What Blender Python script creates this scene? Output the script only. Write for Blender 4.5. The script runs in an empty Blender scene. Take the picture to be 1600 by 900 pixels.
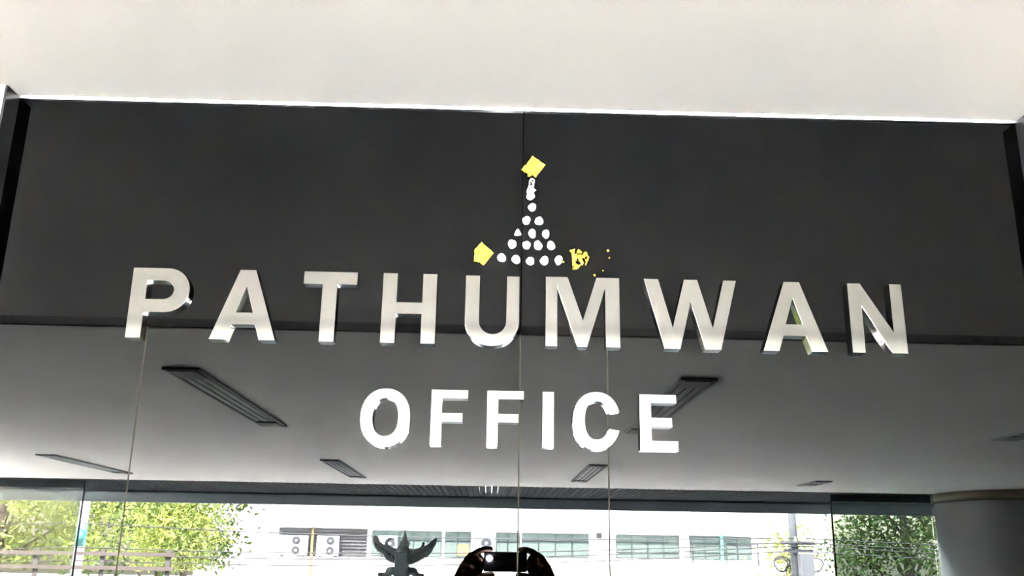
import bpy, bmesh, math, random
from mathutils import Vector, Matrix, noise
random.seed(7)
scene = bpy.context.scene
COL = scene.collection

# ------------------------------------------------------------------ camera
F_PX = 1457.56
yaw, pitch, roll = (math.radians(a) for a in (1.0708, 16.1793, 0.9621))
fwd = Vector((math.sin(yaw)*math.cos(pitch), math.cos(yaw)*math.cos(pitch), math.sin(pitch)))
r0 = Vector((math.cos(yaw), -math.sin(yaw), 0)); u0 = r0.cross(fwd)
rt = math.cos(roll)*r0 + math.sin(roll)*u0
up = -math.sin(roll)*r0 + math.cos(roll)*u0
cam_d = bpy.data.cameras.new('camera'); cam = bpy.data.objects.new('camera', cam_d); COL.objects.link(cam)
cam.matrix_world = Matrix(((rt.x, up.x, -fwd.x, 0.0), (rt.y, up.y, -fwd.y, -1.5), (rt.z, up.z, -fwd.z, 2.0), (0, 0, 0, 1)))
cam_d.sensor_width = 36.0; cam_d.lens = F_PX/1600*36.0; cam_d.clip_start = 0.01; cam_d.clip_end = 500
scene.camera = cam

# ------------------------------------------------------------------ light
world = bpy.data.worlds.new('sky'); scene.world = world; world.use_nodes = True
wn = world.node_tree; wn.nodes.clear()
sky = wn.nodes.new('ShaderNodeTexSky'); sky.sky_type = 'NISHITA'; sky.sun_disc = False
sky.sun_elevation = math.radians(64); sky.sun_rotation = math.radians(-25)
sky.air_density = 1.3; sky.dust_density = 3.0; sky.ozone_density = 0.6
wb = wn.nodes.new('ShaderNodeBackground'); wb.inputs['Strength'].default_value = 0.15
wo = wn.nodes.new('ShaderNodeOutputWorld')
wn.links.new(sky.outputs[0], wb.inputs['Color']); wn.links.new(wb.outputs[0], wo.inputs['Surface'])
sun_d = bpy.data.lights.new('sun', 'SUN'); sun_d.energy = 6.0; sun_d.angle = math.radians(0.6); sun_d.color = (1.0, 0.965, 0.91)
sun = bpy.data.objects.new('sun', sun_d); COL.objects.link(sun)
el, az = math.radians(64), math.radians(-25)          # high sun from behind the building, a little to the left
sun_from = Vector((math.sin(az)*math.cos(el), math.cos(az)*math.cos(el), math.sin(el)))
sun.rotation_euler = sun_from.to_track_quat('Z', 'Y').to_euler(); sun.location = (0, 0, 30)

vs = scene.view_settings
vs.view_transform = 'Standard'; vs.look = 'None'; vs.gamma = 1.0; vs.use_curve_mapping = False
vs.exposure = 7.5
scene.cycles.max_bounces = 10; scene.cycles.diffuse_bounces = 6; scene.cycles.glossy_bounces = 5
scene.cycles.transparent_max_bounces = 12; scene.cycles.use_denoising = True
scene.cycles.sample_clamp_indirect = 0.0

# ------------------------------------------------------------------ materials
def mat(name, color, rough=0.6, metal=0.0, ior=1.45, var=0.0, scale=4.0, bump=0.0, bscale=60.0, color2=None):
    m = bpy.data.materials.new(name); m.use_nodes = True
    nt = m.node_tree; b = nt.nodes['Principled BSDF']
    b.inputs['Base Color'].default_value = (*color, 1); b.inputs['Roughness'].default_value = rough
    b.inputs['Metallic'].default_value = metal; b.inputs['IOR'].default_value = ior
    tc = None
    if var > 0 or bump > 0:
        tc = nt.nodes.new('ShaderNodeTexCoord')
    if var > 0:
        n = nt.nodes.new('ShaderNodeTexNoise'); n.inputs['Scale'].default_value = scale; n.inputs['Detail'].default_value = 5
        nt.links.new(tc.outputs['Object'], n.inputs['Vector'])
        cr = nt.nodes.new('ShaderNodeValToRGB')
        c2 = color2 or tuple(c*(1-var) for c in color)
        cr.color_ramp.elements[0].position = 0.3; cr.color_ramp.elements[1].position = 0.7
        cr.color_ramp.elements[0].color = (*c2, 1); cr.color_ramp.elements[1].color = (*color, 1)
        nt.links.new(n.outputs['Fac'], cr.inputs['Fac']); nt.links.new(cr.outputs['Color'], b.inputs['Base Color'])
    if bump > 0:
        n = nt.nodes.new('ShaderNodeTexNoise'); n.inputs['Scale'].default_value = bscale; n.inputs['Detail'].default_value = 3
        nt.links.new(tc.outputs['Object'], n.inputs['Vector'])
        bp = nt.nodes.new('ShaderNodeBump'); bp.inputs['Strength'].default_value = bump; bp.inputs['Distance'].default_value = 0.01
        nt.links.new(n.outputs['Fac'], bp.inputs['Height']); nt.links.new(bp.outputs['Normal'], b.inputs['Normal'])
    return m

def emit_mat(name, color, strength):
    m = bpy.data.materials.new(name); m.use_nodes = True
    b = m.node_tree.nodes['Principled BSDF']
    b.inputs['Emission Color'].default_value = (*color, 1); b.inputs['Emission Strength'].default_value = strength
    return m

def sheet_glass(name, tint, refl=0.1):
    m = bpy.data.materials.new(name); m.use_nodes = True; nt = m.node_tree; nt.nodes.clear()
    t = nt.nodes.new('ShaderNodeBsdfTransparent'); t.inputs['Color'].default_value = (*tint, 1)
    g = nt.nodes.new('ShaderNodeBsdfGlossy'); g.inputs['Roughness'].default_value = 0.02
    fr = nt.nodes.new('ShaderNodeFresnel'); fr.inputs['IOR'].default_value = 1.5
    mx = nt.nodes.new('ShaderNodeMixShader'); o = nt.nodes.new('ShaderNodeOutputMaterial')
    nt.links.new(fr.outputs[0], mx.inputs[0]); nt.links.new(t.outputs[0], mx.inputs[1]); nt.links.new(g.outputs[0], mx.inputs[2])
    nt.links.new(mx.outputs[0], o.inputs['Surface'])
    return m

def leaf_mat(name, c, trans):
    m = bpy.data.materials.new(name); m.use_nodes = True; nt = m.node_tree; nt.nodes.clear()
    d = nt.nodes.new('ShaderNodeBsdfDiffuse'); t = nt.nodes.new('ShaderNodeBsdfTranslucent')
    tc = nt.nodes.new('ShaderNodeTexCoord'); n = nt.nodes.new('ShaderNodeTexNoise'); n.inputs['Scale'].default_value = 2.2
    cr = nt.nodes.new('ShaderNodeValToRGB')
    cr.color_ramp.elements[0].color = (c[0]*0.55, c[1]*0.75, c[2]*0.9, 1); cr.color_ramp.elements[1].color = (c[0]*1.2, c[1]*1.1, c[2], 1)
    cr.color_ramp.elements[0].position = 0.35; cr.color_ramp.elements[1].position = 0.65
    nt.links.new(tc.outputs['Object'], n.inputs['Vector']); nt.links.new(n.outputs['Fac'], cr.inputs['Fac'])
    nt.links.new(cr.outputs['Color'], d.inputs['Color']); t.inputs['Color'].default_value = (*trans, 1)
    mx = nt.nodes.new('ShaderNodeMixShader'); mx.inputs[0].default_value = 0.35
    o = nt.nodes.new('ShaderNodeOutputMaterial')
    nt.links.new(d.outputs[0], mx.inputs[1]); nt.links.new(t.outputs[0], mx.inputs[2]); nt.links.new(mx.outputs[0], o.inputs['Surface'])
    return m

M = {
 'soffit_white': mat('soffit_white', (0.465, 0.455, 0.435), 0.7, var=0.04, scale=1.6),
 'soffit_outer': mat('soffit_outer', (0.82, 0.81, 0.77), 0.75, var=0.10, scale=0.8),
 'dark_glass': mat('dark_tinted_glass', (0.0, 0.0, 0.0), 0.0, ior=1.355),
 'steel': mat('polished_steel', (0.345, 0.332, 0.305), 0.09, 1.0),
 'bright_metal': mat('bright_aluminium', (0.80, 0.80, 0.79), 0.2, 1.0),
 'dark_frame': mat('dark_bronze_frame', (0.013, 0.013, 0.0135), 0.5, ior=1.15),
 'black_seal': mat('black_seal', (0.001, 0.001, 0.001), 0.9, ior=1.02),
 'sealant': mat('grey_sealant', (0.016, 0.0145, 0.011), 0.8, ior=1.05),
 'wall_cream': mat('cream_wall', (0.23, 0.19, 0.155), 0.7, var=0.05, scale=3),
 'edge_dark': mat('dark_edge_trim', (0.06, 0.06, 0.062), 0.8),
 'floor': mat('pale_granite', (0.19, 0.19, 0.19), 0.35, var=0.15, scale=8),
 'road': mat('pale_concrete_road', (0.60, 0.59, 0.57), 0.9, var=0.15, scale=1.5),
 'paste': mat('white_paste', (0.93, 0.93, 0.91), 0.6, bump=0.3, bscale=300),
 'gold': mat('gold_leaf', (0.84, 0.60, 0.11), 0.24, 1.0, bump=1.0, bscale=260),
 'slot_dark': mat('slot_dark_metal', (0.22, 0.245, 0.255), 0.75, ior=1.35),
 'slot_end': mat('slot_end_metal', (0.12, 0.14, 0.15), 0.8, ior=1.3),
 'slot_blade': mat('slot_blade_metal', (0.34, 0.37, 0.38), 0.75, ior=1.38),
 'slat': mat('dark_slat_metal', (0.035, 0.042, 0.045), 0.9, ior=1.08),
 'beam': mat('blue_grey_beam', (0.30, 0.35, 0.36), 0.8, ior=1.1),
 'column': mat('grey_column', (0.30, 0.30, 0.31), 0.35, var=0.1, scale=2),
 'bronze': mat('bronze_band', (0.17, 0.145, 0.09), 0.7, 0.0),
 'white_wall': mat('white_render', (0.88, 0.88, 0.86), 0.8, var=0.03, scale=0.5),
 'win_glass': mat('pale_window_glass', (0.10, 0.13, 0.12), 0.5, ior=1.2),
 'win_frame': mat('grey_window_frame', (0.028, 0.042, 0.038), 0.8),
 'recess': mat('grey_louvre', (0.07, 0.07, 0.073), 0.8),
 'yellow': mat('yellow_panel', (0.22, 0.17, 0.07), 0.6),
 'ac_white': mat('ac_white', (0.80, 0.84, 0.84), 0.5),
 'ac_dark': mat('ac_fan_grey', (0.035, 0.038, 0.045), 0.8),
 'garuda': mat('dark_bronze_statue', (0.40, 0.44, 0.46), 0.7, 0.0, bump=0.2, bscale=30),
 'post': mat('blue_grey_post', (0.30, 0.40, 0.43), 0.6),
 'bark': mat('bark', (0.10, 0.085, 0.07), 0.9, var=0.3, scale=6),
 'leaf_sun_tone': leaf_mat('sun_toned_leaf', (0.34, 0.38, 0.13), (0.42, 0.46, 0.12)),  # sunlit look put into the leaf colour
 'leaf_shade_tone': leaf_mat('shade_toned_leaf', (0.055, 0.085, 0.03), (0.10, 0.13, 0.03)),  # darker leaf copy, weaker sunlight painted into its green
 'pole_conc': mat('concrete_pole', (0.115, 0.125, 0.135), 0.8),
 'pole_white': mat('white_pole_paint', (0.85, 0.85, 0.85), 0.5),
 'teal': mat('teal_band', (0.12, 0.36, 0.30), 0.5),
 'cable': mat('black_cable', (0.03, 0.03, 0.033), 0.6),
 'fence_pink': mat('dusty_pink_rail', (0.11, 0.09, 0.083), 0.8),
 'fence_dark': mat('brown_grey_panel', (0.10, 0.09, 0.09), 0.8),
 'screen': sheet_glass('green_sheet_glass', (0.88, 0.95, 0.92)), 'screen_clear': sheet_glass('clear_sheet_glass', (0.975, 0.985, 0.98)),
 'skin': mat('skin', (0.22, 0.125, 0.085), 0.55),
 'shirt': mat('navy_shirt', (0.025, 0.028, 0.045), 0.85, var=0.15, scale=20),
 'trouser': mat('dark_trousers', (0.02, 0.02, 0.022), 0.9),
 'hair': mat('black_hair', (0.012, 0.010, 0.010), 0.5, bump=0.5, bscale=120),
 'shoe': mat('black_leather', (0.015, 0.014, 0.014), 0.4),
 'eye': mat('eye_white', (0.75, 0.73, 0.70), 0.3),
 'phone': mat('black_phone_shell', (0.075, 0.07, 0.085), 0.4),
 'lens': mat('lens_glass', (0.01, 0.01, 0.014), 0.05),
 'chrome': mat('lens_ring_metal', (0.5, 0.5, 0.52), 0.25, 1.0),
 'flash': emit_mat('flash_light', (1.0, 0.97, 1.0), 40.0),
}

# ------------------------------------------------------------------ mesh helpers
class MB:
    def __init__(self): self.v = []; self.f = []
    def add(self, vs_, fs_):
        k = len(self.v); self.v += [tuple(p) for p in vs_]; self.f += [tuple(i+k for i in f) for f in fs_]; return self
    def box(self, x0, x1, y0, y1, z0, z1):
        v = [(x, y, z) for z in (z0, z1) for y in (y0, y1) for x in (x0, x1)]
        return self.add(v, [(0,2,3,1),(4,5,7,6),(0,1,5,4),(2,6,7,3),(0,4,6,2),(1,3,7,5)])
    def tube(self, pts, rad, n=10, cap=True):
        pts = [Vector(p) for p in pts]; rr = rad if isinstance(rad, (list, tuple)) else [rad]*len(pts)
        v = []; f = []
        t0 = (pts[1]-pts[0]).normalized(); a = t0.orthogonal().normalized()
        for i, p in enumerate(pts):
            t = (pts[min(i+1, len(pts)-1)]-pts[max(i-1, 0)])
            t = t.normalized() if t.length > 1e-9 else t0
            a = (a-a.dot(t)*t).normalized(); b = t.cross(a)
            for k in range(n):
                w = 2*math.pi*k/n; v.append(p+rr[i]*(math.cos(w)*a+math.sin(w)*b))
        for i in range(len(pts)-1):
            for k in range(n):
                f.append((i*n+k, i*n+(k+1) % n, (i+1)*n+(k+1) % n, (i+1)*n+k))
        if cap: f.append(tuple(reversed(range(n)))); f.append(tuple(range((len(pts)-1)*n, len(pts)*n)))
        return self.add(v, f)
    def ellipsoid(self, c, r, nu=14, nv=9, rot=None):
        v = []; f = []; c = Vector(c)
        def P(a, b):
            q = Vector((r[0]*math.cos(a)*math.sin(b), r[1]*math.sin(a)*math.sin(b), r[2]*math.cos(b)))
            if rot: q = rot @ q
            return c+q
        v.append(P(0, 0))
        for j in range(1, nv):
            for i in range(nu): v.append(P(2*math.pi*i/nu, math.pi*j/nv))
        v.append(P(0, math.pi))
        for i in range(nu): f.append((0, 1+i, 1+(i+1) % nu))
        for j in range(nv-2):
            for i in range(nu):
                a = 1+j*nu+i; b = 1+j*nu+(i+1) % nu
                f.append((a, a+nu, b+nu, b))
        l = 1+(nv-2)*nu; e = len(v)-1
        for i in range(nu): f.append((l+i, e, l+(i+1) % nu))
        return self.add(v, f)
    def capsule(self, a, b, ra, rb, n=12):
        a, b = Vector(a), Vector(b); d = b-a
        if d.length < 1e-6: return self.ellipsoid(a, (ra, ra, ra))
        t = d.normalized(); pts = []; rs = []
        for k in range(5):
            w = math.pi/2*k/4; pts.append(a-t*ra*math.cos(w)); rs.append(max(ra*math.sin(w), ra*0.02))
        for k in range(1, 4):
            pts.append(a+d*k/4); rs.append(ra+(rb-ra)*k/4)
        for k in range(4, -1, -1):
            w = math.pi/2*k/4; pts.append(b+t*rb*math.cos(w)); rs.append(max(rb*math.sin(w), rb*0.02))
        return self.tube(pts, rs, n)
    def chain(self, pts, rads, n=12):
        for i in range(len(pts)-1): self.capsule(pts[i], pts[i+1], rads[i], rads[i+1], n)
        return self
    def prism(self, poly, y0, y1):                      # outline in X,Z pushed through Y
        n = len(poly)
        v = [(x, y0, z) for x, z in poly]+[(x, y1, z) for x, z in poly]
        f = [tuple(range(n)), tuple(reversed(range(n, 2*n)))]
        f += [(i, i+n, (i+1) % n+n, (i+1) % n) for i in range(n)]
        return self.add(v, f)
    def mesh(self, name, m, smooth=False):
        me = bpy.data.meshes.new(name); me.from_pydata(self.v, [], self.f)
        bm = bmesh.new(); bm.from_mesh(me); bmesh.ops.recalc_face_normals(bm, faces=bm.faces); bm.to_mesh(me); bm.free()
        me.materials.append(m)
        if smooth: me.polygons.foreach_set('use_smooth', [True]*len(me.polygons))
        me.update(); return me
    def build(self, name, m, parent=None, smooth=False, bevel=0.0):
        o = bpy.data.objects.new(name, self.mesh(name, m, smooth)); COL.objects.link(o)
        if parent: o.parent = parent
        if bevel > 0:
            bv = o.modifiers.new('bevel', 'BEVEL'); bv.width = bevel; bv.segments = 2; bv.limit_method = 'ANGLE'
        return o

def tag(o, label=None, cat=None, group=None, kind=None):
    if label: o['label'] = label
    if cat: o['category'] = cat
    if group: o['group'] = group
    if kind: o['kind'] = kind
    return o
def empty(name, loc, label=None, cat=None, group=None):
    o = bpy.data.objects.new(name, None); COL.objects.link(o); o.location = loc; o.empty_display_size = 0.1
    bpy.context.view_layer.update()
    return tag(o, label, cat, group)
def link_copy(o, parent=None, name=None):
    c = o.copy(); COL.objects.link(c); c.parent = parent
    return c
def remesh(mb, name, m, parent, voxel, iters=3):
    o = mb.build(name, m)
    rm = o.modifiers.new('remesh', 'REMESH'); rm.mode = 'VOXEL'; rm.voxel_size = voxel; rm.use_smooth_shade = True
    sm = o.modifiers.new('smooth', 'SMOOTH'); sm.iterations = iters; sm.factor = 0.5
    dg = bpy.context.evaluated_depsgraph_get()
    me = bpy.data.meshes.new_from_object(o.evaluated_get(dg)); old = o.data
    o.modifiers.clear(); o.data = me; bpy.data.meshes.remove(old)
    me.name = name; me.materials.clear(); me.materials.append(m)
    me.polygons.foreach_set('use_smooth', [True]*len(me.polygons))
    if parent: o.parent = parent
    return o

# ------------------------------------------------------------------ the setting
XL, XR, ZS = -0.846, 0.928, 2.765          # glazed opening and soffit height
tag(MB().box(-60, 60, -90, 30, -0.30, -0.02).build('ground', M['road']), kind='structure')
tag(MB().box(8.0, 24, -31.0, -18.7, -0.02, 0.04).build('added_dark_bed', mat('bounce_cutting_dark_green', (0.035, 0.05, 0.025), 0.95, var=0.4, scale=3)), kind='structure')  # unseen dark ground, added to cut bounce light at the right
tag(MB().box(-9.6, 14, -18.6, -0.02, -0.02, 0.0).build('floor', M['floor']), kind='structure')
wf = MB()
wf.box(-9.6, XL, -0.042, 6.0, 0, 9.0); wf.box(XR, 16, -0.042, 6.0, 0, 9.0); wf.box(XL, XR, 0.03, 6.0, 0, 9.0)
tag(wf.build('wall_front', M['wall_cream']), kind='structure')
tag(MB().box(-10.1, -9.6, -9.0, -0.042, 0, 3.7).build('wall_left_added', M['white_wall']), kind='structure')  # unseen side wall added to steer light, white and short to brighten the left
tag(MB().box(13.4, 14.0, -16.5, -0.042, 0, 3.2).build('wall_right', M['wall_cream']), kind='structure')
# outer canopy slab and the lower bulkhead over the entrance
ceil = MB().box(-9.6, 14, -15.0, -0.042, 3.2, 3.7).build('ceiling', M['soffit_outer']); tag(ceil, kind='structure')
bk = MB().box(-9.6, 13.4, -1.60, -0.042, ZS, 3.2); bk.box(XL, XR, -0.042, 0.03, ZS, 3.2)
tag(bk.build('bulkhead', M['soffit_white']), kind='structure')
tag(MB().box(-9.6, 13.4, -1.745, -1.60, ZS, 3.2).build('trim_1', M['edge_dark']), kind='structure')

# glazing: panes set in a dark frame, reveal 30 mm deep at each side
win = MB()
win.box(XL, XL+0.004, -0.042, 0.0, 0, ZS); win.box(XR-0.004, XR, -0.042, 0.0, 0, ZS)
win = win.build('window_1', M['dark_frame']); tag(win, kind='structure')
JX = (-0.568, 0.0435, 0.1865); JZ = 2.356; g = 0.0011
xs_low = [XL+0.004, *JX, XR-0.004]; xs_top = [XL+0.004, JX[1], XR-0.004]
for xs, z0, z1 in ((xs_low, 0.01, JZ-g), (xs_top, JZ+0.0004, ZS)):
    for a, b in zip(xs[:-1], xs[1:]):
        MB().box(a+(g if a in JX else 0), b-(g if b in JX else 0), 0.0, 0.012, z0, z1).build('pane', M['dark_glass'], win)
for x in JX:
    MB().box(x-g, x+g, 0.0006, 0.012, 0.01, JZ-g).build('sealant_joint', M['sealant'], win)
MB().box(JX[1]-g, JX[1]+g, 0.004, 0.012, JZ, ZS).build('sealant_joint', M['black_seal'], win)
tr = MB().add([(x, y, z) for x in (XL+0.004, XR-0.004) for y, z in ((-0.0062, ZS), (-0.0048, ZS-0.0046), (0.0, ZS-0.0046), (0.0, ZS))],
              [(0, 1, 2, 3), (4, 7, 6, 5), (0, 4, 5, 1), (1, 5, 6, 2), (2, 6, 7, 3), (3, 7, 4, 0)]).build('trim_2', M['bright_metal'])   # glazing bead, face leaning down and out; tag(tr, kind='structure')

# ------------------------------------------------------------------ letters
def arc(cx, cz, rx, rz, a0, a1, n=20, p=2.0):
    out = []
    for i in range(n+1):
        w = math.radians(a0+(a1-a0)*i/n); c, s = math.cos(w), math.sin(w)
        out.append((cx+rx*math.copysign(abs(c)**(2/p), c), cz+rz*math.copysign(abs(s)**(2/p), s)))
    return out
T_, B_ = 2453.0, 2334.0
LET = []
def A(cx): 
    return [[(cx-13, T_), (cx+13, T_), (cx+53.8, B_), (cx+27.2, B_), (cx+18.8, 2360), (cx-18.8, 2360), (cx-27.2, B_), (cx-53.8, B_)],
            [(cx, 2425), (cx-14, 2380), (cx+14, 2380)]]
LET.append(('P', 'first letter P of the upper word, steel letter left of the tall A', [
    [(-598.5, B_), (-598.5, T_), (-541, T_)]+arc(-541, 2415.2, 38.3, 37.8, 90, -90)[1:]+[(-574, 2377.4), (-574, B_)],
    [(-573.5, 2431.3), (-546, 2431.3)]+arc(-546, 2415.5, 17.5, 15.8, 90, -90)[1:]+[(-573.5, 2399.7)]]))
LET.append(('A', 'steel letter A between P and T in the upper word', A(-409.8)))
LET.append(('T', 'steel letter T, third of the upper word', [
    [(-317, T_), (-228.8, T_), (-228.8, 2431.3), (-261.3, 2431.3), (-261.3, B_), (-285.6, B_), (-285.6, 2431.3), (-317, 2431.3)]]))
LET.append(('H', 'steel letter H between T and U in the upper word', [
    [(-186, T_), (-162.4, T_), (-162.4, 2403.3), (-120, 2403.3), (-120, T_), (-96.6, T_), (-96.6, B_), (-120.3, B_), (-120.3, 2383.6), (-162.4, 2383.6), (-162.4, B_), (-186, B_)]]))
LET.append(('U', 'steel letter U with a curved base below the white dots', [
    [(-49, T_-1), (-25.6, T_-1)]+arc(-3.2, 2374, 22.4, 21.3, 180, 360)+[(19.3, T_-1), (40.2, T_-1)]+arc(-4.4, 2374, 44.6, 41.8, 360, 180)]))
LET.append(('M', 'steel letter M with pointed middle, upper word', [
    [(84, T_), (120.5, T_), (145.4, 2379), (168.5, T_), (206.5, T_), (206.8, B_), (183, B_), (182.6, 2434), (152.3, B_), (136.5, B_), (103.3, 2434), (103.3, B_), (84, B_)]]))
LET.append(('W', 'steel letter W between M and the right A', [
    [(247.8, T_), (271.8, T_), (294, 2370), (315, T_), (337.4, T_), (360.3, 2370), (381, T_), (402.6, T_), (372.5, B_), (346.4, B_), (325, 2415), (305.4, B_), (279.8, B_)]]))
LET.append(('A', 'steel letter A between W and N in the upper word', A(495.8)))
LET.append(('N', 'steel letter N, last of the upper word', [
    [(589.8, T_), (611.3, T_), (660.9, 2370), (660.9, T_), (680.8, T_), (681.6, B_), (656, B_), (611.3, 2413), (611.3, B_), (589.8, B_)]]))
t2, b2 = 2259.2, 2169.6
LET.append(('O', 'round steel letter O starting the lower word', [arc(-170.6, 2212.6, 39.8, 47.0, 0, 360, 48, 2.15)[:-1], arc(-170.4, 2213.5, 20.2, 30.2, 360, 0, 40, 2.3)[:-1]]))
def Fl(x): return [[(x, t2), (x+58.4, t2), (x+58.4, 2245.4), (x+17.8, 2245.4), (x+17.8, 2222), (x+50.5, 2222), (x+50.5, 2208), (x+17.8, 2208), (x+17.8, b2), (x, b2)]]
LET.append(('F', 'steel letter F right after the round O', Fl(-98.3)))
LET.append(('F', 'second steel letter F, just left of the I', Fl(-8.8)))
LET.append(('I', 'plain upright steel letter I in the lower word', [[(80, t2), (98.2, t2), (98.2, b2), (80, b2)]]))
co = arc(166.6, 2213.8, 38.3, 46.8, 17, 343, 44, 2.15); ci = arc(166.8, 2214.6, 18.8, 30.4, 336, 24, 40, 2.3)
LET.append(('C', 'open curved steel letter C in the lower word', [co+[(187.2, 2201.5)]+ci[1:-1]+[(186.4, 2227)]]))
LET.append(('E', 'steel letter E ending the lower word', [
    [(236, 2258), (295.6, 2258), (295.6, 2244), (254.5, 2244), (254.5, 2220.8), (287.8, 2220.8), (287.8, 2205.6), (254.5, 2205.6), (254.5, 2183.9), (296.6, 2183.9), (296.6, 2168.2), (236, 2168.2)]]))
TH = 0.012
for ch, lab, polys in LET:
    cx = (min(p[0] for p in polys[0])+max(p[0] for p in polys[0]))/2; bz = min(p[1] for p in polys[0])
    cu = bpy.data.curves.new('sign_letter', 'CURVE'); cu.dimensions = '2D'; cu.fill_mode = 'BOTH'
    cu.extrude = TH/2-0.0005; cu.bevel_depth = 0.0005; cu.bevel_resolution = 1; cu.offset = -0.0005
    for poly in polys:
        sp = cu.splines.new('POLY'); sp.points.add(len(poly)-1); sp.use_cyclic_u = True
        for q, (x, z) in zip(sp.points, poly): q.co = ((x-cx)/1000, (z-bz)/1000, 0, 1)
    tmp = bpy.data.objects.new('tmp_letter', cu); COL.objects.link(tmp)
    dg = bpy.context.evaluated_depsgraph_get()
    me = bpy.data.meshes.new_from_object(tmp.evaluated_get(dg)); bpy.data.objects.remove(tmp)
    me.name = 'sign_letter'
    for v in me.vertices: v.co = Vector((v.co.x, -v.co.z, v.co.y))
    me.materials.clear(); me.materials.append(M['steel'])
    me.polygons.foreach_set('use_smooth', [False]*len(me.polygons)); me.update()
    o = bpy.data.objects.new('sign_letter', me); COL.objects.link(o)
    o.location = (cx/1000, -TH/2, bz/1000)
    tag(o, lab, 'sign letter', 'letters of the upper word' if bz > 2300 else 'letters of the lower word')

# ------------------------------------------------------------------ blessing marks: paste dots and gold leaf
def dot_mesh(rx, rz, seed, tri=False):
    rnd = random.Random(seed); n = 18; v = []; f = []
    prof = [(1.0, 0.0), (0.97, 0.0007), (0.80, 0.0014), (0.45, 0.0018)]
    ph = [rnd.uniform(0, 6.28) for _ in range(3)]
    for rr, h in prof:
        for k in range(n):
            w = 2*math.pi*k/n
            wob = 1+0.06*math.sin(2*w+ph[0])+0.05*math.sin(3*w+ph[1])+0.03*math.sin(5*w+ph[2])
            if tri: wob *= 0.72/max(0.52, math.cos(((w+math.pi/2+math.pi/3) % (2*math.pi/3))-math.pi/3))*0.86
            v.append((rx*rr*wob*math.cos(w), -h, rz*rr*wob*math.sin(w)))
    v.append((0, -0.0019, 0))
    for j in range(3):
        for k in range(n): f.append((j*n+k, j*n+(k+1) % n, (j+1)*n+(k+1) % n, (j+1)*n+k))
    for k in range(n): f.append((3*n+k, 3*n+(k+1) % n, 4*n))
    f.append(tuple(reversed(range(n))))
    return MB().add(v, f)
rows = [[(60.4, 2580.4)], [(50.8, 2556.1), (72.5, 2555.5)], [(36.3, 2533.2), (60.9, 2532.6), (84.1, 2532.3)],
        [(27.1, 2512.9), (51.5, 2511.5), (71.0, 2511.4), (93.0, 2511.7)],
        [(9.7, 2488.2), (33.9, 2485.7), (58.0, 2483.2), (81.8, 2484.6), (106.1, 2486.0)]]
rown = ['alone at the tip of the triangle', 'in the row of two', 'in the row of three', 'in the row of four', 'in the bottom row of five']
ordn = [[''], ['left', 'right'], ['left three-cornered', 'middle', 'right'], ['leftmost', 'second', 'third', 'rightmost'], ['leftmost', 'second', 'middle', 'fourth', 'rightmost']]
k = 0
for i, row in enumerate(rows):
    for j, (x, z) in enumerate(row):
        tri = (i, j) == (2, 0); k += 1
        rx, rz = random.uniform(0.0064, 0.0072), random.uniform(0.0076, 0.0088)
        o = dot_mesh(rx, rz, k, tri).build('paste_dot', M['paste'], smooth=True); o.location = (x/1000, 0, z/1000)
        tag(o, ' '.join((ordn[i][j]+' white paste dot on dark glass '+rown[i]).split()), 'paste dot', 'triangle of white paste dots')
def smear(pts, name, lab):
    mb = MB()
    for (x, z, rx, rz, sd) in pts:
        d = dot_mesh(rx, rz, sd); mb.add([(p[0]+(x-58)/1000, p[1]*(1+0.15*(sd % 3)), p[2]+(z-2595)/1000) for p in d.v], d.f)
    o = mb.build(name, M['paste'], smooth=True); o.location = (0.058, 0, 2.595); return tag(o, lab, 'paste smear')
smear([(57.5, 2600.5, .0072, .0070, 31), (57.0, 2609.5, .0066, .0060, 32)], 'paste_dot_smudged', 'two merged white paste dots under the tall smear, top of the triangle')
ring = MB()
for pts, r_ in (([(52.5, 2613), (55.5, 2622), (56, 2630), (59, 2633.5), (63, 2631), (63, 2625)], 0.0010), ([(60, 2613), (62.5, 2620), (60, 2626), (58, 2631)], 0.0009), ([(58, 2616), (63.5, 2614), (66.5, 2611)], 0.0008), ([(54, 2616), (60, 2620), (63, 2624)], 0.0009)):
    ring.tube([((x-58)/1000, -0.0008, (z-2612)/1000) for x, z in pts], r_, 6)
o = ring.build('paste_streak', M['paste'], smooth=True); o.location = (0.058, 0, 2.612)
tag(o, 'thin looped white paste streak just below the top gold leaf', 'paste smear')

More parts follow.
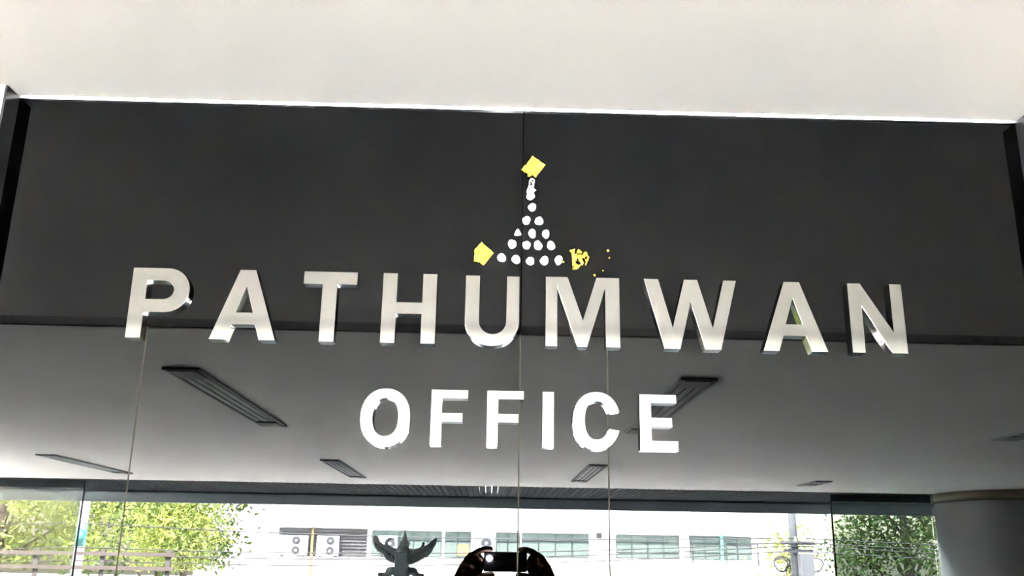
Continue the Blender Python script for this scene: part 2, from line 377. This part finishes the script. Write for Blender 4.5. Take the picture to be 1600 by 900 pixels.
def inside(p, poly):
    c = False; x, y = p
    for i in range(len(poly)):
        (x1, y1), (x2, y2) = poly[i], poly[i-1]
        if (y1 > y) != (y2 > y) and x < (x2-x1)*(y-y1)/(y2-y1)+x1: c = not c
    return c
def gold(poly, seed, lab, name='gold_leaf', rough=0.0024, step=0.0022, holes=0.0, thick=0.0006, fold=None):
    rnd = random.Random(seed); cx = sum(p[0] for p in poly)/len(poly); cz = sum(p[1] for p in poly)/len(poly)
    P = [((x-cx)/1000, (z-cz)/1000) for x, z in poly]
    bm = bmesh.new()
    bnd = []
    for i in range(len(P)):
        a, b = Vector(P[i]), Vector(P[(i+1) % len(P)]); n = max(2, int((b-a).length/step))
        for k_ in range(n): bnd.append(a.lerp(b, k_/n))
    vb = [bm.verts.new((p.x, 0, p.y)) for p in bnd]
    fc = bm.faces.new(vb); bmesh.ops.triangulate(bm, faces=[fc])
    for _ in range(3):
        lg = [e for e in bm.edges if e.calc_length() > step*1.6]
        if not lg: break
        bmesh.ops.subdivide_edges(bm, edges=lg, cuts=1); bmesh.ops.triangulate(bm, faces=bm.faces[:])
    bmesh.ops.beautify_fill(bm, faces=bm.faces[:], edges=bm.edges[:])
    for v in bm.verts:
        h = noise.noise(Vector((v.co.x*90+seed, v.co.z*90, seed)))+0.6*noise.noise(Vector((v.co.x*260, v.co.z*260+seed, 3)))
        v.co.y = -0.0014-rough*(h+rnd.uniform(-0.25, 0.25)); v.co.y = min(v.co.y, -thick-0.0002)
        v.co.y -= 0.0012+v.co.z*0.08
        if fold:
            d_ = (v.co.x*fold[0]+v.co.z*fold[1])-fold[2]
            if d_ > 0: v.co.y += v.co.z*0.08-0.40*d_-0.0028*noise.noise(Vector((v.co.x*300, v.co.z*300, seed+.5)))
        v.co.y = min(v.co.y, -thick-0.0002)
        v.co.x += rnd.uniform(-.0003, .0003); v.co.z += rnd.uniform(-.0003, .0003)
    if holes:
        dl = [f for f in bm.faces if noise.noise(f.calc_center_median()*170+Vector((seed, 0, 0))) > holes]
        bmesh.ops.delete(bm, geom=dl, context='FACES')
    bmesh.ops.recalc_face_normals(bm, faces=bm.faces[:])
    me = bpy.data.meshes.new(name); bm.to_mesh(me); bm.free(); me.materials.append(M['gold'])
    o = bpy.data.objects.new(name, me); COL.objects.link(o); o.location = (cx/1000, 0, cz/1000)
    s = o.modifiers.new('thickness', 'SOLIDIFY'); s.thickness = 0.0003; s.offset = 0
    return tag(o, lab, 'gold leaf', 'gold leaf squares stuck to the glass')
g0 = gold([(59.5, 2674.4), (82.6, 2658.8), (65.8, 2635.7), (60, 2639), (56, 2635.5), (51.7, 2637.4), (53, 2643), (45, 2644), (40.4, 2648.2), (46, 2656), (49, 2658)], 11, 'square of gold leaf above the dot triangle, folded lower left corner', fold=(-.75, -.66, .009))
gl = g0.location
MB().add([(x/1000-gl.x, y/1000, z/1000-gl.z) for x, y, z in ((44, -4.2, 2650), (50, -4.6, 2648.5), (55, -5.0, 2644), (57, -4.4, 2639.5), (41.5, -8.5, 2646.5), (47, -9.5, 2644), (50.5, -8.0, 2641), (52.5, -9.0, 2637.5))],
         [(0, 1, 5, 4), (1, 2, 6, 5), (2, 3, 7, 6)]).build('folded_corner', M['gold'], g0).modifiers.new('thickness', 'SOLIDIFY').thickness = 0.0004
gold([(-24.2, 2513.0), (-12, 2503), (-3.6, 2495.4), (-12, 2485), (-20.3, 2473.6), (-27, 2478), (-37.1, 2480.7), (-35, 2488), (-36.9, 2500.2), (-31, 2507)], 12, 'square of gold leaf left of the bottom dot row', rough=0.0034, fold=(.1, 1.0, .012))
gold([(124.2, 2502.6), (131, 2505), (138.8, 2505.2), (146, 2500), (153.4, 2500.5), (156, 2494), (160.5, 2489.5), (155, 2485), (152.0, 2476.8), (144, 2478), (138, 2471), (129.4, 2469.4), (133, 2478), (130.8, 2484.6), (138, 2489), (130, 2495)], 13, 'torn crumpled gold leaf right of the bottom dot row', rough=0.0052, holes=0.12)
for i, (x, z, s) in enumerate([(189.4, 2504.2, 2.6), (191.9, 2491.7, 1.4), (181, 2468.4, 1.6), (166.4, 2460, 2.4), (114, 2482.5, 1.5)]):
    o = gold([(x-s, z+s*.4), (x+s*.3, z+s), (x+s, z-s*.2), (x-s*.1, z-s)], 40+i, ['gold fleck farthest to the right of the torn leaf', 'tiny gold fleck under the farthest right fleck', 'tiny gold fleck between torn leaf and letter M', 'gold fleck just above the letter M', 'tiny gold fleck between bottom dots and torn leaf'][i], 'gold_fleck', rough=0.0006, step=0.0015)
    o['group'] = 'gold flecks around the torn leaf'

# ------------------------------------------------------------------ slot diffusers in the outer soffit
def slot(x, y0, y1, lab):
    w = 0.25; L_ = y0-y1
    e = empty('slot_diffuser', (x, (y0+y1)/2, 3.2), lab, 'air diffuser', 'slot diffusers in the canopy soffit')
    h = L_/2
    fr = MB().box(-w/2, -w/2+.02, -h, h, -.018, 0); fr.box(w/2-.02, w/2, -h, h, -.018, 0); fr.box(-w/2, w/2, -h, -h+.02, -.018, 0); fr.box(-w/2, w/2, h-.02, h, -.018, 0)
    fr.build('frame', M['slot_dark'], e)
    MB().box(-w/2+.02, w/2-.02, -h+.02, h-.02, -.003, 0).build('back_plate', M['slot_dark'], e)
    for k_ in range(3):
        xx = -0.065+0.065*k_
        MB().box(xx-.024, xx+.024, -h+.36, h-.30, -.016, -.006).build('blade', M['slot_blade'], e)
    for s in (-1, 1):
        MB().box(-w/2+.03, w/2-.03, s*(h-.17)-.13, s*(h-.17)+.13, -.022, -.003).build('end_cap', M['slot_end'], e, bevel=.004)
for x, nm in ((-5.76, 'at the far left'), (-2.10, 'left of centre'), (1.40, 'right of centre'), (5.0, 'at the far right')):
    slot(x, -4.72, -7.55, 'long dark slot diffuser '+nm+' of the soffit, row nearer the glass')
    slot(x, -10.8 if x < 4 else -12.65, -13.55, 'long dark slot diffuser '+nm+' of the soffit, row nearer the street')

# ------------------------------------------------------------------ louvre strip, beam and columns at the street edge
lp = empty('louvre_canopy', (0, -16.5, 3.2), 'dark slatted louvre strip with blue-grey edge beam along the canopy front', 'louvre canopy')
first = None
for k_ in range(209):
    x = -12.0+k_*0.115
    if first is None: first = o = MB().box(-.0495, .0495, -1.5, 1.46, 0.0, 0.085).build('slat', M['slat'], lp)
    else: o = link_copy(first, lp)
    o.location = (x, 0, 0)
MB().box(-12.2, 12.2, -1.62, -1.46, -0.22, -0.03).build('edge_beam', M['beam'], lp)
MB().box(-12.2, 12.2, -1.50, -1.44, -0.03, 0.09).build('upper_rail', M['slat'], lp)
for s in (-1, 1): MB().box(s*12.1-.08, s*12.1+.08, -1.62, -1.46, -3.2, -0.22).build('post', M['beam'], lp)
def column(x, y, r, lab):
    e = empty('round_column', (x, y, 0), lab, 'column')
    n = 56
    MB().tube([(0, 0, 0), (0, 0, 3.04)], r, n).build('shaft', M['column'], e, smooth=True)
    MB().tube([(0, 0, 3.06), (0, 0, 3.2)], r+.005, n).build('top_band', M['bronze'], e, smooth=True)
    MB().tube([(0, 0, 3.04), (0, 0, 3.06)], r-.02, n).build('shadow_gap', M['dark_frame'], e)
    for c in e.children:
        for p in c.data.polygons:
            if len(p.vertices) > 4: p.use_smooth = False
column(9.05, -14.7, 1.33, 'thick grey round column with bronze top band at the right')
def screen(x0, x1, lab, edge):
    e = empty('glass_screen', ((x0+x1)/2, -15.5, 0), lab, 'glass screen', 'glass screens at the canopy edge')
    w = (x1-x0)/2
    MB().box(-w, w, -.006, .006, 0.02, 3.08).build('pane', M['screen' if edge == 'l' else 'screen_clear'], e)
    s = -1 if edge == 'l' else 1
    MB().box(s*w-.012, s*w+.012, -.012, .012, 0, 3.1).build('edge_strip', M['dark_frame'], e)
    MB().box(-w, w, -.02, .02, 3.08, 3.2).build('head_channel', M['slat'], e)
screen(6.1, 7.9, 'green-tinted glass screen beside the round column', 'l')
screen(-10.0, -7.18, 'clear glass screen before the left trees', 'r')

# ------------------------------------------------------------------ winged statue on a post, seen from behind
gx, gy = -1.30, -13.08
ge = empty('winged_emblem_statue', (gx, gy, 0), 'dark winged bird-man emblem with pointed crown on a post', 'statue')
def zc(x, y): return ((x-770)*.00085, 2.14-(y-394)*.00081)
wl = [(265,185),(330,230),(370,310),(430,350),(500,380),(560,425),(690,430),(690,700),(640,690),(600,672),(560,668),(530,645),(490,632),(470,600),(448,575),(440,530),(395,512),(370,490),(325,475),(300,435),(275,410),(255,350),(235,310),(240,240)]
wr = [(1345,205),(1275,270),(1190,350),(1090,400),(980,440),(850,430),(850,705),(900,702),(935,705),(985,680),(1050,655),(1085,628),(1130,595),(1170,570),(1210,572),(1240,525),(1275,485),(1300,425),(1345,340),(1360,280),(1380,240)]
for nm, poly in (('wing', wl), ('wing', wr)):
    w = MB().prism([zc(*p) for p in poly], -.03, .03).build(nm, M['garuda'], ge, bevel=.012)
    s = -1 if poly is wl else 1
    for q in range(7):
        t = q/6*.72
        a = zc(770+s*(130+430*t), 640-290*t); b = zc(770+s*(150+440*t+30), 560-300*t)
        MB().capsule((a[0], .03, a[1]), (b[0], .03, b[1]), .012, .02, 8).build('feather', M['garuda'], w, smooth=True)
bd = MB()
def zp(x, y, d=0): a = zc(x, y); return (a[0], d, a[1])
bd.capsule(zp(770, 500), zp(770, 700), .12, .09); bd.capsule(zp(770, 700), zp(770, 900), .10, .12)
bd.ellipsoid(zp(795, 365), (.062, .07, .085)); bd.ellipsoid(zp(725, 330), (.018, .02, .035)); bd.ellipsoid(zp(875, 330), (.018, .02, .035))
bd.chain([zp(800, 300), zp(798, 200), zp(797, 120), zp(796, 55)], [.05, .028, .016, .006])
bd.ellipsoid(zp(600, 810), (.10, .07, .055)); bd.ellipsoid(zp(930, 812), (.10, .07, .055))
bd.chain([zp(560, 860), zp(480, 905), zp(390, 890)], [.05, .045, .04]); bd.chain([zp(990, 860), zp(1070, 910), zp(1135, 890)], [.05, .045, .03])
bd.chain([zp(500, 900), zp(520, 1050), zp(500, 1150)], [.05, .04, .05]); bd.chain([zp(1040, 905), zp(1020, 1050), zp(1040, 1150)], [.05, .04, .05])
bd.chain([zp(690, 470, -.05), zp(560, 450, -.1), zp(450, 360, -.1), zp(470, 280, -.1), zp(540, 240, -.1), zp(600, 250, -.1)], [.05, .04, .028, .02, .018, .012])
bd.chain([zp(850, 470, -.05), zp(980, 470, -.1), zp(1090, 420, -.1), zp(1120, 350, -.1), zp(1125, 310, -.1)], [.05, .04, .03, .022, .02])
bd.chain([zp(1120, 340, -.1), zp(1085, 300, -.1)], [.015, .008])
remesh(bd, 'body', M['garuda'], ge, .012)
MB().box(-.095, .085, .10, .22, 0, 2.06).build('post', M['post'], ge, bevel=.01)
MB().box(-.32, .30, -.25, .30, 0, 1.0).build('plinth', M['column'], ge, bevel=.02)
MB().box(-.40, .38, -.16, .14, 1.0, 1.54).build('rock_base', M['garuda'], ge, bevel=.05)

# ------------------------------------------------------------------ white building across the street
BY = -45.0
bl = empty('white_building', (1.3, BY-3, 0), 'sunlit white building with strip windows across the street', 'building')
def bbox(name, m, x0, x1, y0, y1, z0, z1, parent=bl, bevel=0):
    o = MB().box(x0-1.3, x1-1.3, y0-BY+3, y1-BY+3, z0, z1).build(name, m, parent, bevel=bevel)
    return o
bbox('wall', M['white_wall'], -14.0, 16.6, BY-6, BY, 0, 8.0)
bbox('parapet', M['white_wall'], -14.2, 16.8, BY-6.2, BY+.25, 8.0, 8.5)
bbox('sun_ledge', M['white_wall'], -10.6, 13.4, BY, BY+.30, 3.30, 3.42)
bbox('sill_band', M['white_wall'], -10.6, 13.4, BY, BY+.14, 1.78, 1.95)
def bwin(x0, x1, z0, z1, nv, rails, m=None, solid=False):
    f = bbox('window', M['win_frame'], x0, x1, BY, BY+.03, z0, z1)
    n = nv+1; dx = (x1-x0)/n; zs = [z0]+rails+[z1]
    for i in range(n):
        for a, b in zip(zs[:-1], zs[1:]):
            bbox('pane', m or M['win_glass'], x0+i*dx+.035, x0+(i+1)*dx-.035, BY+.03, BY+.045, a+.035, b-.035, parent=f)
bwin(-5.65, -2.3, 2.0, 3.2, 4, [2.75]); bwin(-2.15, -0.9, 2.0, 3.2, 1, [2.75]); bwin(0.3, 1.45, 2.05, 3.2, 1, [2.75])
bwin(1.55, 4.77, 2.08, 3.2, 3, [2.82]); bwin(6.08, 9.15, 2.1, 3.2, 3, [2.35, 2.85]); bwin(9.65, 11.1, 2.1, 3.2, 1, [2.4, 2.85]); bwin(11.25, 12.65, 2.1, 3.2, 1, [2.4, 2.85])
for a, b in ((-10.0, -6.2), (-4.5, -1.0), (1.0, 4.8), (6.2, 9.2), (10.0, 13.0)): bwin(a, b, 5.3, 6.9, 3, [6.3])
rc = bbox('louvre_panel', M['recess'], -10.1, -5.88, BY, BY+.03, 1.97, 3.26)
for k_ in range(8): bbox('louvre', M['recess'], -10.1, -5.88, BY+.03, BY+.08, 2.02+.155*k_, 2.10+.155*k_, parent=rc)
bbox('yellow_panel', M['yellow'], -1.54, -1.0, BY+.05, BY+.07, 2.1, 2.62)
bbox('vent', M['recess'], 5.15, 5.4, BY, BY+.06, 3.0, 3.25)
bbox('drain_pipe', M['yellow'], -8.52, -8.40, BY+.08, BY+.2, 0.0, 3.4)
bbox('column_strip', M['teal'], 11.11, 11.25, BY, BY+.2, 1.9, 3.25)
rl = bbox('handrail', M['win_frame'], 9.6, 14.2, BY+.9, BY+.94, 2.86, 2.90)
for zz in (2.35, 2.6): bbox('rail', M['win_frame'], 9.6, 14.2, BY+.9, BY+.93, zz, zz+.03, parent=rl)
for xx in (9.6, 11.2, 12.7, 14.2): bbox('baluster', M['win_frame'], xx-.03, xx+.03, BY+.9, BY+.95, 1.8, 2.9, parent=rl)
bbox('balcony_slab', M['white_wall'], 9.4, 14.4, BY, BY+1.0, 1.55, 1.8)
def ac(x0, x1, z0, z1, lab, fans=1):
    e = empty('air_conditioner', ((x0+x1)/2, BY+.28, z0), lab, 'air conditioner', 'outdoor air conditioner units on the white building')
    w, h = (x1-x0)/2, z1-z0
    MB().box(-w, w, -.14, .14, 0, h).build('casing', M['ac_white'], e, bevel=.02)
    for i in range(fans):
        zz = h*(i+.5)/fans; g_ = MB().tube([(w*.25, .14, zz), (w*.25, .16, zz)], min(w*.6, h/fans*.42), 20).build('fan_grille', M['ac_dark'], e)
        MB().tube([(w*.25, .16, zz), (w*.25, .18, zz)], .06, 10).build('hub', M['ac_white'], g_)
    for s in (-1, 1): MB().box(s*w*.7-.03, s*w*.7+.03, -.28, .12, -.06, 0).build('bracket', M['ac_dark'], e)
ac(-10.05, -8.65, 1.99, 2.90, 'wide white air conditioner at the left end of the louvred recess', 2)
ac(-8.2, -7.17, 1.99, 2.90, 'white air conditioner right of the drain pipe', 2)
ac(-5.3, -4.4, 2.25, 2.95, 'white air conditioner behind the winged statue')
ac(-0.78, 0.22, 2.38, 3.0, 'white air conditioner above the raised phone')

# ------------------------------------------------------------------ trees, poles, cables, fence
def tree(name, x, y, lab, leafm, rx, ry, z0, z1, nleaf, tx, tr, seed, size):
    rnd = random.Random(seed); e = empty(name, (x+tx, y, 0), lab, 'tree')
    tk = MB(); top = (z0+z1)/2
    tk.tube([(0, 0, 0), (.05, .03, top*.5), (-.05, .05, top), (0, 0, z1*.85)], [tr*1.25, tr, tr*.75, tr*.25], 10)
    tk.build('trunk', M['bark'], e, smooth=True)
    cl = []
    for i in range(46):
        a = rnd.uniform(0, 6.283); rr = math.sqrt(rnd.uniform(0.02, 1)); zz = rnd.uniform(z0+.3, z1-.3)
        cl.append(Vector((-tx+rx*rr*math.cos(a)*.9, ry*rr*math.sin(a)*.9, zz)))
    for i, c in enumerate(cl[:12]):
        MB().tube([(0, 0, max(z0-.6, c.z-1.2)), (c.x*.5, c.y*.5, c.z-.35), (c.x, c.y, c.z)], [tr*.4, tr*.25, tr*.1], 6).build('branch', M['bark'], e, smooth=True)
    lf = MB()
    for i in range(nleaf):
        c = cl[i % len(cl)]
        p = c+Vector((rnd.gauss(0, .38), rnd.gauss(0, .38), rnd.gauss(0, .33)))
        if p.z < z0 or (tr > .125 and abs(p.x) < .24 and p.y > -.1): continue
        n = Vector((rnd.gauss(0, 1), rnd.gauss(0, 1)+.2, rnd.gauss(0, 1)+.5)).normalized(); a = n.orthogonal().normalized(); b = n.cross(a)
        w = rnd.uniform(0, 6.28); a, b = math.cos(w)*a+math.sin(w)*b, -math.sin(w)*a+math.cos(w)*b
        s = size*rnd.uniform(.7, 1.3)
        lf.add([p-a*s, p-b*s*.42+n*s*.1, p+a*s, p+b*s*.42+n*s*.1], [(0, 1, 2), (0, 2, 3)])
    me = bpy.data.meshes.new('foliage'); me.from_pydata(lf.v, [], lf.f); me.materials.append(leafm)
    o = bpy.data.objects.new('foliage', me); COL.objects.link(o); o.parent = e; tag(o, kind='stuff')
tree('broadleaf_tree', -11.6, -23.6, 'sunny yellow-green tree with dark trunk at the far left', M['leaf_sun_tone'], 2.0, 1.6, 1.55, 6.0, 12000, -1.0, .13, 3, .085)
tree('broadleaf_tree', -9.5, -28.0, 'sunny yellow-green tree between white pole and white building', M['leaf_sun_tone'], 1.35, 1.5, 1.5, 5.5, 9500, .3, .10, 4, .085)
tree('broadleaf_tree', -12.2, -33.0, 'shaded green tree behind the two sunny trees', M['leaf_shade_tone'], 4.0, 1.2, 1.2, 6.5, 6000, .6, .15, 8, .12)
tree('broadleaf_tree', 11.0, -25.0, 'dense shaded green tree behind the glass screen at right', M['leaf_shade_tone'], 1.6, 1.5, 1.5, 6.0, 8500, .5, .12, 5, .075)
tree('small_tree', 9.35, -28.5, 'small pale tree beside the utility pole', M['leaf_sun_tone'], .45, .5, 1.6, 2.95, 700, 0, .05, 6, .09)
up_ = empty('utility_pole', (7.45, -22.0, 0), 'grey utility pole with crossarm, coiled cable and box', 'utility pole')
MB().tube([(0, 0, 0), (-.03, 0, 6.5)], [.11, .075], 12).build('shaft', M['pole_conc'], up_, smooth=True)
MB().box(-.36, .46, .06, .16, 2.44, 2.52).build('crossarm', M['pole_conc'], up_); MB().box(-.30, .42, .06, .14, 2.26, 2.33).build('crossarm', M['pole_conc'], up_)
MB().box(.02, .34, .10, .38, 1.45, 2.24).build('cable_box', M['pole_conc'], up_, bevel=.02)
def loop(cx, cz_, rr, y): return [(cx+rr*(1+.08*math.sin(3*w))*math.cos(w), y+.04*math.sin(2*w), cz_+rr*math.sin(w)) for w in [2*math.pi*i/28 for i in range(29)]]
for cx, cz_, rr, y in ((-.40, 1.98, .18, .2), (-.42, 1.96, .15, .22), (.44, 1.97, .16, .2)): MB().tube(loop(cx, cz_, rr, y), .018, 6).build('cable_coil', M['cable'], up_, smooth=True)
for x in (-.25, 0, .35): MB().tube([(x, .11, 2.52), (x, .11, 2.62)], .03, 8).build('insulator', M['pole_white'], up_)
wp = empty('sign_pole', (-9.85, -22.0, 0), 'thick white pole with a teal band among the left trees', 'pole')
MB().tube([(0, 0, 0), (0, 0, 5.5)], .115, 16).build('shaft', M['pole_white'], wp, smooth=True)
MB().tube([(0, 0, 2.12), (0, 0, 2.62)], .122, 16).build('band', M['teal'], wp, smooth=True)
labs = ['topmost thin black cable strung between the two poles', 'second thin black cable strung between the poles', 'third thin black cable strung between the poles', 'lowest thin black cable strung between the poles']
for i, (za, zb, sag) in enumerate(((2.66, 2.60, .35), (2.10, 2.50, .40), (1.95, 2.42, .42), (1.80, 2.30, .45))):
    pts = []
    for k_ in range(41):
        t = -.35+1.7*k_/40; x = -9.85+17.3*t
        pts.append((x, -21.88, za+(zb-za)*min(max(t, 0), 1)-sag*(1-(2*(t-math.floor(t))-1)**2)*.5))
    o = MB().tube([(p[0], 0, p[2]) for p in pts], .013, 5).build('overhead_cable', M['cable'], smooth=True); o.location = (0, -21.82, 0)
    tag(o, labs[i], 'cable', 'overhead cables')
fe = empty('street_fence', (-10.4, -20.3, 0), 'low dusty pink fence with horizontal rails below the left trees', 'fence')
for k_ in range(6): MB().box(-4.2, 3.4, -.02, .02, .42+.30*k_, .50+.30*k_).build('rail', M['fence_pink'], fe)
for k_ in range(6): MB().box(-4.1+1.46*k_, -4.0+1.46*k_, -.08, -.02, 0, 2.05).build('post', M['fence_dark'], fe)
MB().box(-4.2, 3.4, -.14, -.09, .1, 1.25).build('kick_panel', M['fence_dark'], fe)

# ------------------------------------------------------------------ the photographer and the phone
PX = 0.05
pe = empty('person', (PX, -1.90, 0), 'person in a dark shirt holding a phone up with both hands', 'person')
def P(x, y, z): return (x-PX, y+1.90, z)
def mir(p): return (2*PX-p[0], p[1], p[2])
body = MB(); shirt = MB(); trou = MB()
body.ellipsoid(P(.05, -1.885, 1.60), (.075, .095, .115), 20, 14); body.ellipsoid(P(.05, -1.85, 1.555), (.052, .06, .06))
body.capsule(P(.05, -1.79, 1.60), P(.05, -1.778, 1.575), .008, .014); body.ellipsoid(P(.05, -1.795, 1.535), (.024, .012, .010))
for s in (-1, 1): body.ellipsoid(P(.05+s*.077, -1.885, 1.59), (.010, .018, .030))
body.capsule(P(.05, -1.90, 1.40), P(.05, -1.89, 1.52), .062, .055)
body.ellipsoid(P(.05, -1.90, 1.28), (.165, .105, .19), 20, 12); body.ellipsoid(P(.05, -1.90, 1.02), (.15, .10, .18), 20, 12)
for s in (-1, 1):
    X = PX+s*.09
    body.chain([P(X, -1.90, .95), P(X+s*.01, -1.89, .50), P(X+s*.015, -1.91, .09)], [.085, .058, .040]); body.capsule(P(X+s*.02, -1.92, .05), P(X+s*.03, -1.74, .035), .042, .034)
    trou.chain([P(X, -1.90, .96), P(X+s*.01, -1.89, .52), P(X+s*.015, -1.91, .10)], [.105, .078, .066])
trou.ellipsoid(P(.05, -1.90, .98), (.168, .118, .12), 20, 12)
shirt.ellipsoid(P(.05, -1.90, 1.27), (.182, .122, .21), 20, 12); shirt.ellipsoid(P(.05, -1.90, 1.06), (.172, .118, .17), 20, 12)
shirt.capsule(P(-.10, -1.90, 1.42), P(.20, -1.90, 1.42), .072, .072); shirt.ellipsoid(P(.05, -1.895, 1.475), (.072, .070, .028))
for s in (0, 1):
    q = (lambda p: P(*mir(p))) if s else (lambda p: P(*p))
    arm = [(-.14, -1.89, 1.44), (-.215, -1.74, 1.665), (-.118, -1.56, 1.895)]
    body.chain([q(p) for p in arm], [.054, .045, .033], 14)
    shirt.capsule(q(arm[0]), q((-.195, -1.78, 1.605)), .072, .060)
    # palm, as several rays from wrist to knuckles
    kn = [(-.056, -1.516, 2.006), (-.068, -1.522, 1.994), (-.079, -1.528, 1.979), (-.088, -1.534, 1.962)]
    for kk in kn: body.chain([q((-.113, -1.555, 1.905)), q(((-.113+kk[0])/2+.004, (-1.555+kk[1])/2, (1.905+kk[2])/2)), q(kk)], [.020, .017, .0125])
    body.capsule(q((-.105, -1.550, 1.915)), q((-.075, -1.532, 1.938)), .020, .015)
    fr_ = [.0100, .0096, .0090, .0080]
    body.ellipsoid(q((-.047, -1.530, 1.982)), (.034, .016, .040))
    body.chain([q(p) for p in (kn[0], (-.034, -1.510, 2.021), (-.014, -1.508, 2.0280), (.004, -1.508, 2.0275))], [.0105, fr_[0], fr_[1], fr_[2]])
    if s: mid = ((-.048, -1.512, 1.992), (-.033, -1.508, 1.982), (-.0255, -1.508, 1.977))
    else: mid = ((-.046, -1.511, 1.998), (-.034, -1.508, 1.996), (-.0265, -1.508, 1.994))
    body.chain([q(p) for p in (kn[1], *mid)], [.0105, fr_[0], fr_[1], fr_[2]])
    body.chain([q(p) for p in (kn[2], (-.060, -1.504, 1.974), (-.050, -1.515, 1.969), (-.056, -1.528, 1.966))], [.010, fr_[0], fr_[1], fr_[2]])
    body.chain([q(p) for p in (kn[3], (-.073, -1.513, 1.957), (-.065, -1.521, 1.952), (-.070, -1.530, 1.950))], [.009, fr_[1], fr_[2], fr_[3]])
    body.chain([q(p) for p in ((-.078, -1.534, 1.936), (-.046, -1.518, 1.939), (-.014, -1.509, 1.949), (.010, -1.508, 1.952))], [.0150, .0125, .0108, .0095])
remesh(body, 'body', M['skin'], pe, .0045, 2)
remesh(shirt, 'shirt', M['shirt'], pe, .012, 4); remesh(trou, 'trousers', M['trouser'], pe, .012, 4)
hair = MB(); hair.ellipsoid(P(.05, -1.90, 1.635), (.085, .100, .095), 20, 12); hair.ellipsoid(P(.05, -1.935, 1.585), (.083, .070, .085), 18, 10)
remesh(hair, 'hair', M['hair'], pe, .008, 2)
for s in (-1, 1):
    ey = MB().ellipsoid(P(PX+s*.031, -1.803, 1.607), (.013, .008, .008)).build('eye', M['eye'], pe, smooth=True)
    MB().ellipsoid(P(PX+s*.031, -1.7965, 1.607), (.0052, .003, .0052)).build('iris', M['hair'], ey, smooth=True)
    MB().capsule(P(PX+s*.015, -1.795, 1.627), P(PX+s*.048, -1.80, 1.627), .004, .003).build('eyebrow', M['hair'], pe, smooth=True)
    sh = MB().capsule(P(PX+s*.11, -1.94, .055), P(PX+s*.12, -1.72, .045), .055, .044).capsule(P(PX+s*.105, -1.92, .09), P(PX+s*.105, -1.92, .12), .05, .047)
    so = remesh(sh, 'shoe', M['shoe'], pe, .01, 2)
    for v in so.data.vertices: v.co.z = max(v.co.z, 0.001)
ph = empty('phone', (0.05, -1.5075, 1.99), 'black phone held sideways with its camera light shining', 'phone')
MB().box(-.067, .067, -.0045, .0040, -.030, .030).build('shell', M['phone'], ph, bevel=.0035)
MB().box(-.062, .062, -.0050, -.0044, -.0265, .0265).build('screen', M['lens'], ph)
ln = MB().tube([(-.031, .0035, .010), (-.031, .0046, .010)], .0062, 20).build('camera_lens', M['lens'], ph)
rg = MB().tube([(-.031+.0068*math.cos(w), .0044, .010+.0068*math.sin(w)) for w in [2*math.pi*i/24 for i in range(25)]], .0007, 6, cap=False).build('lens_ring', M['chrome'], ln)
MB().tube([(-.050, .0040, .010), (-.050, .0050, .010)], .0085, 20).build('flash', M['flash'], ph)
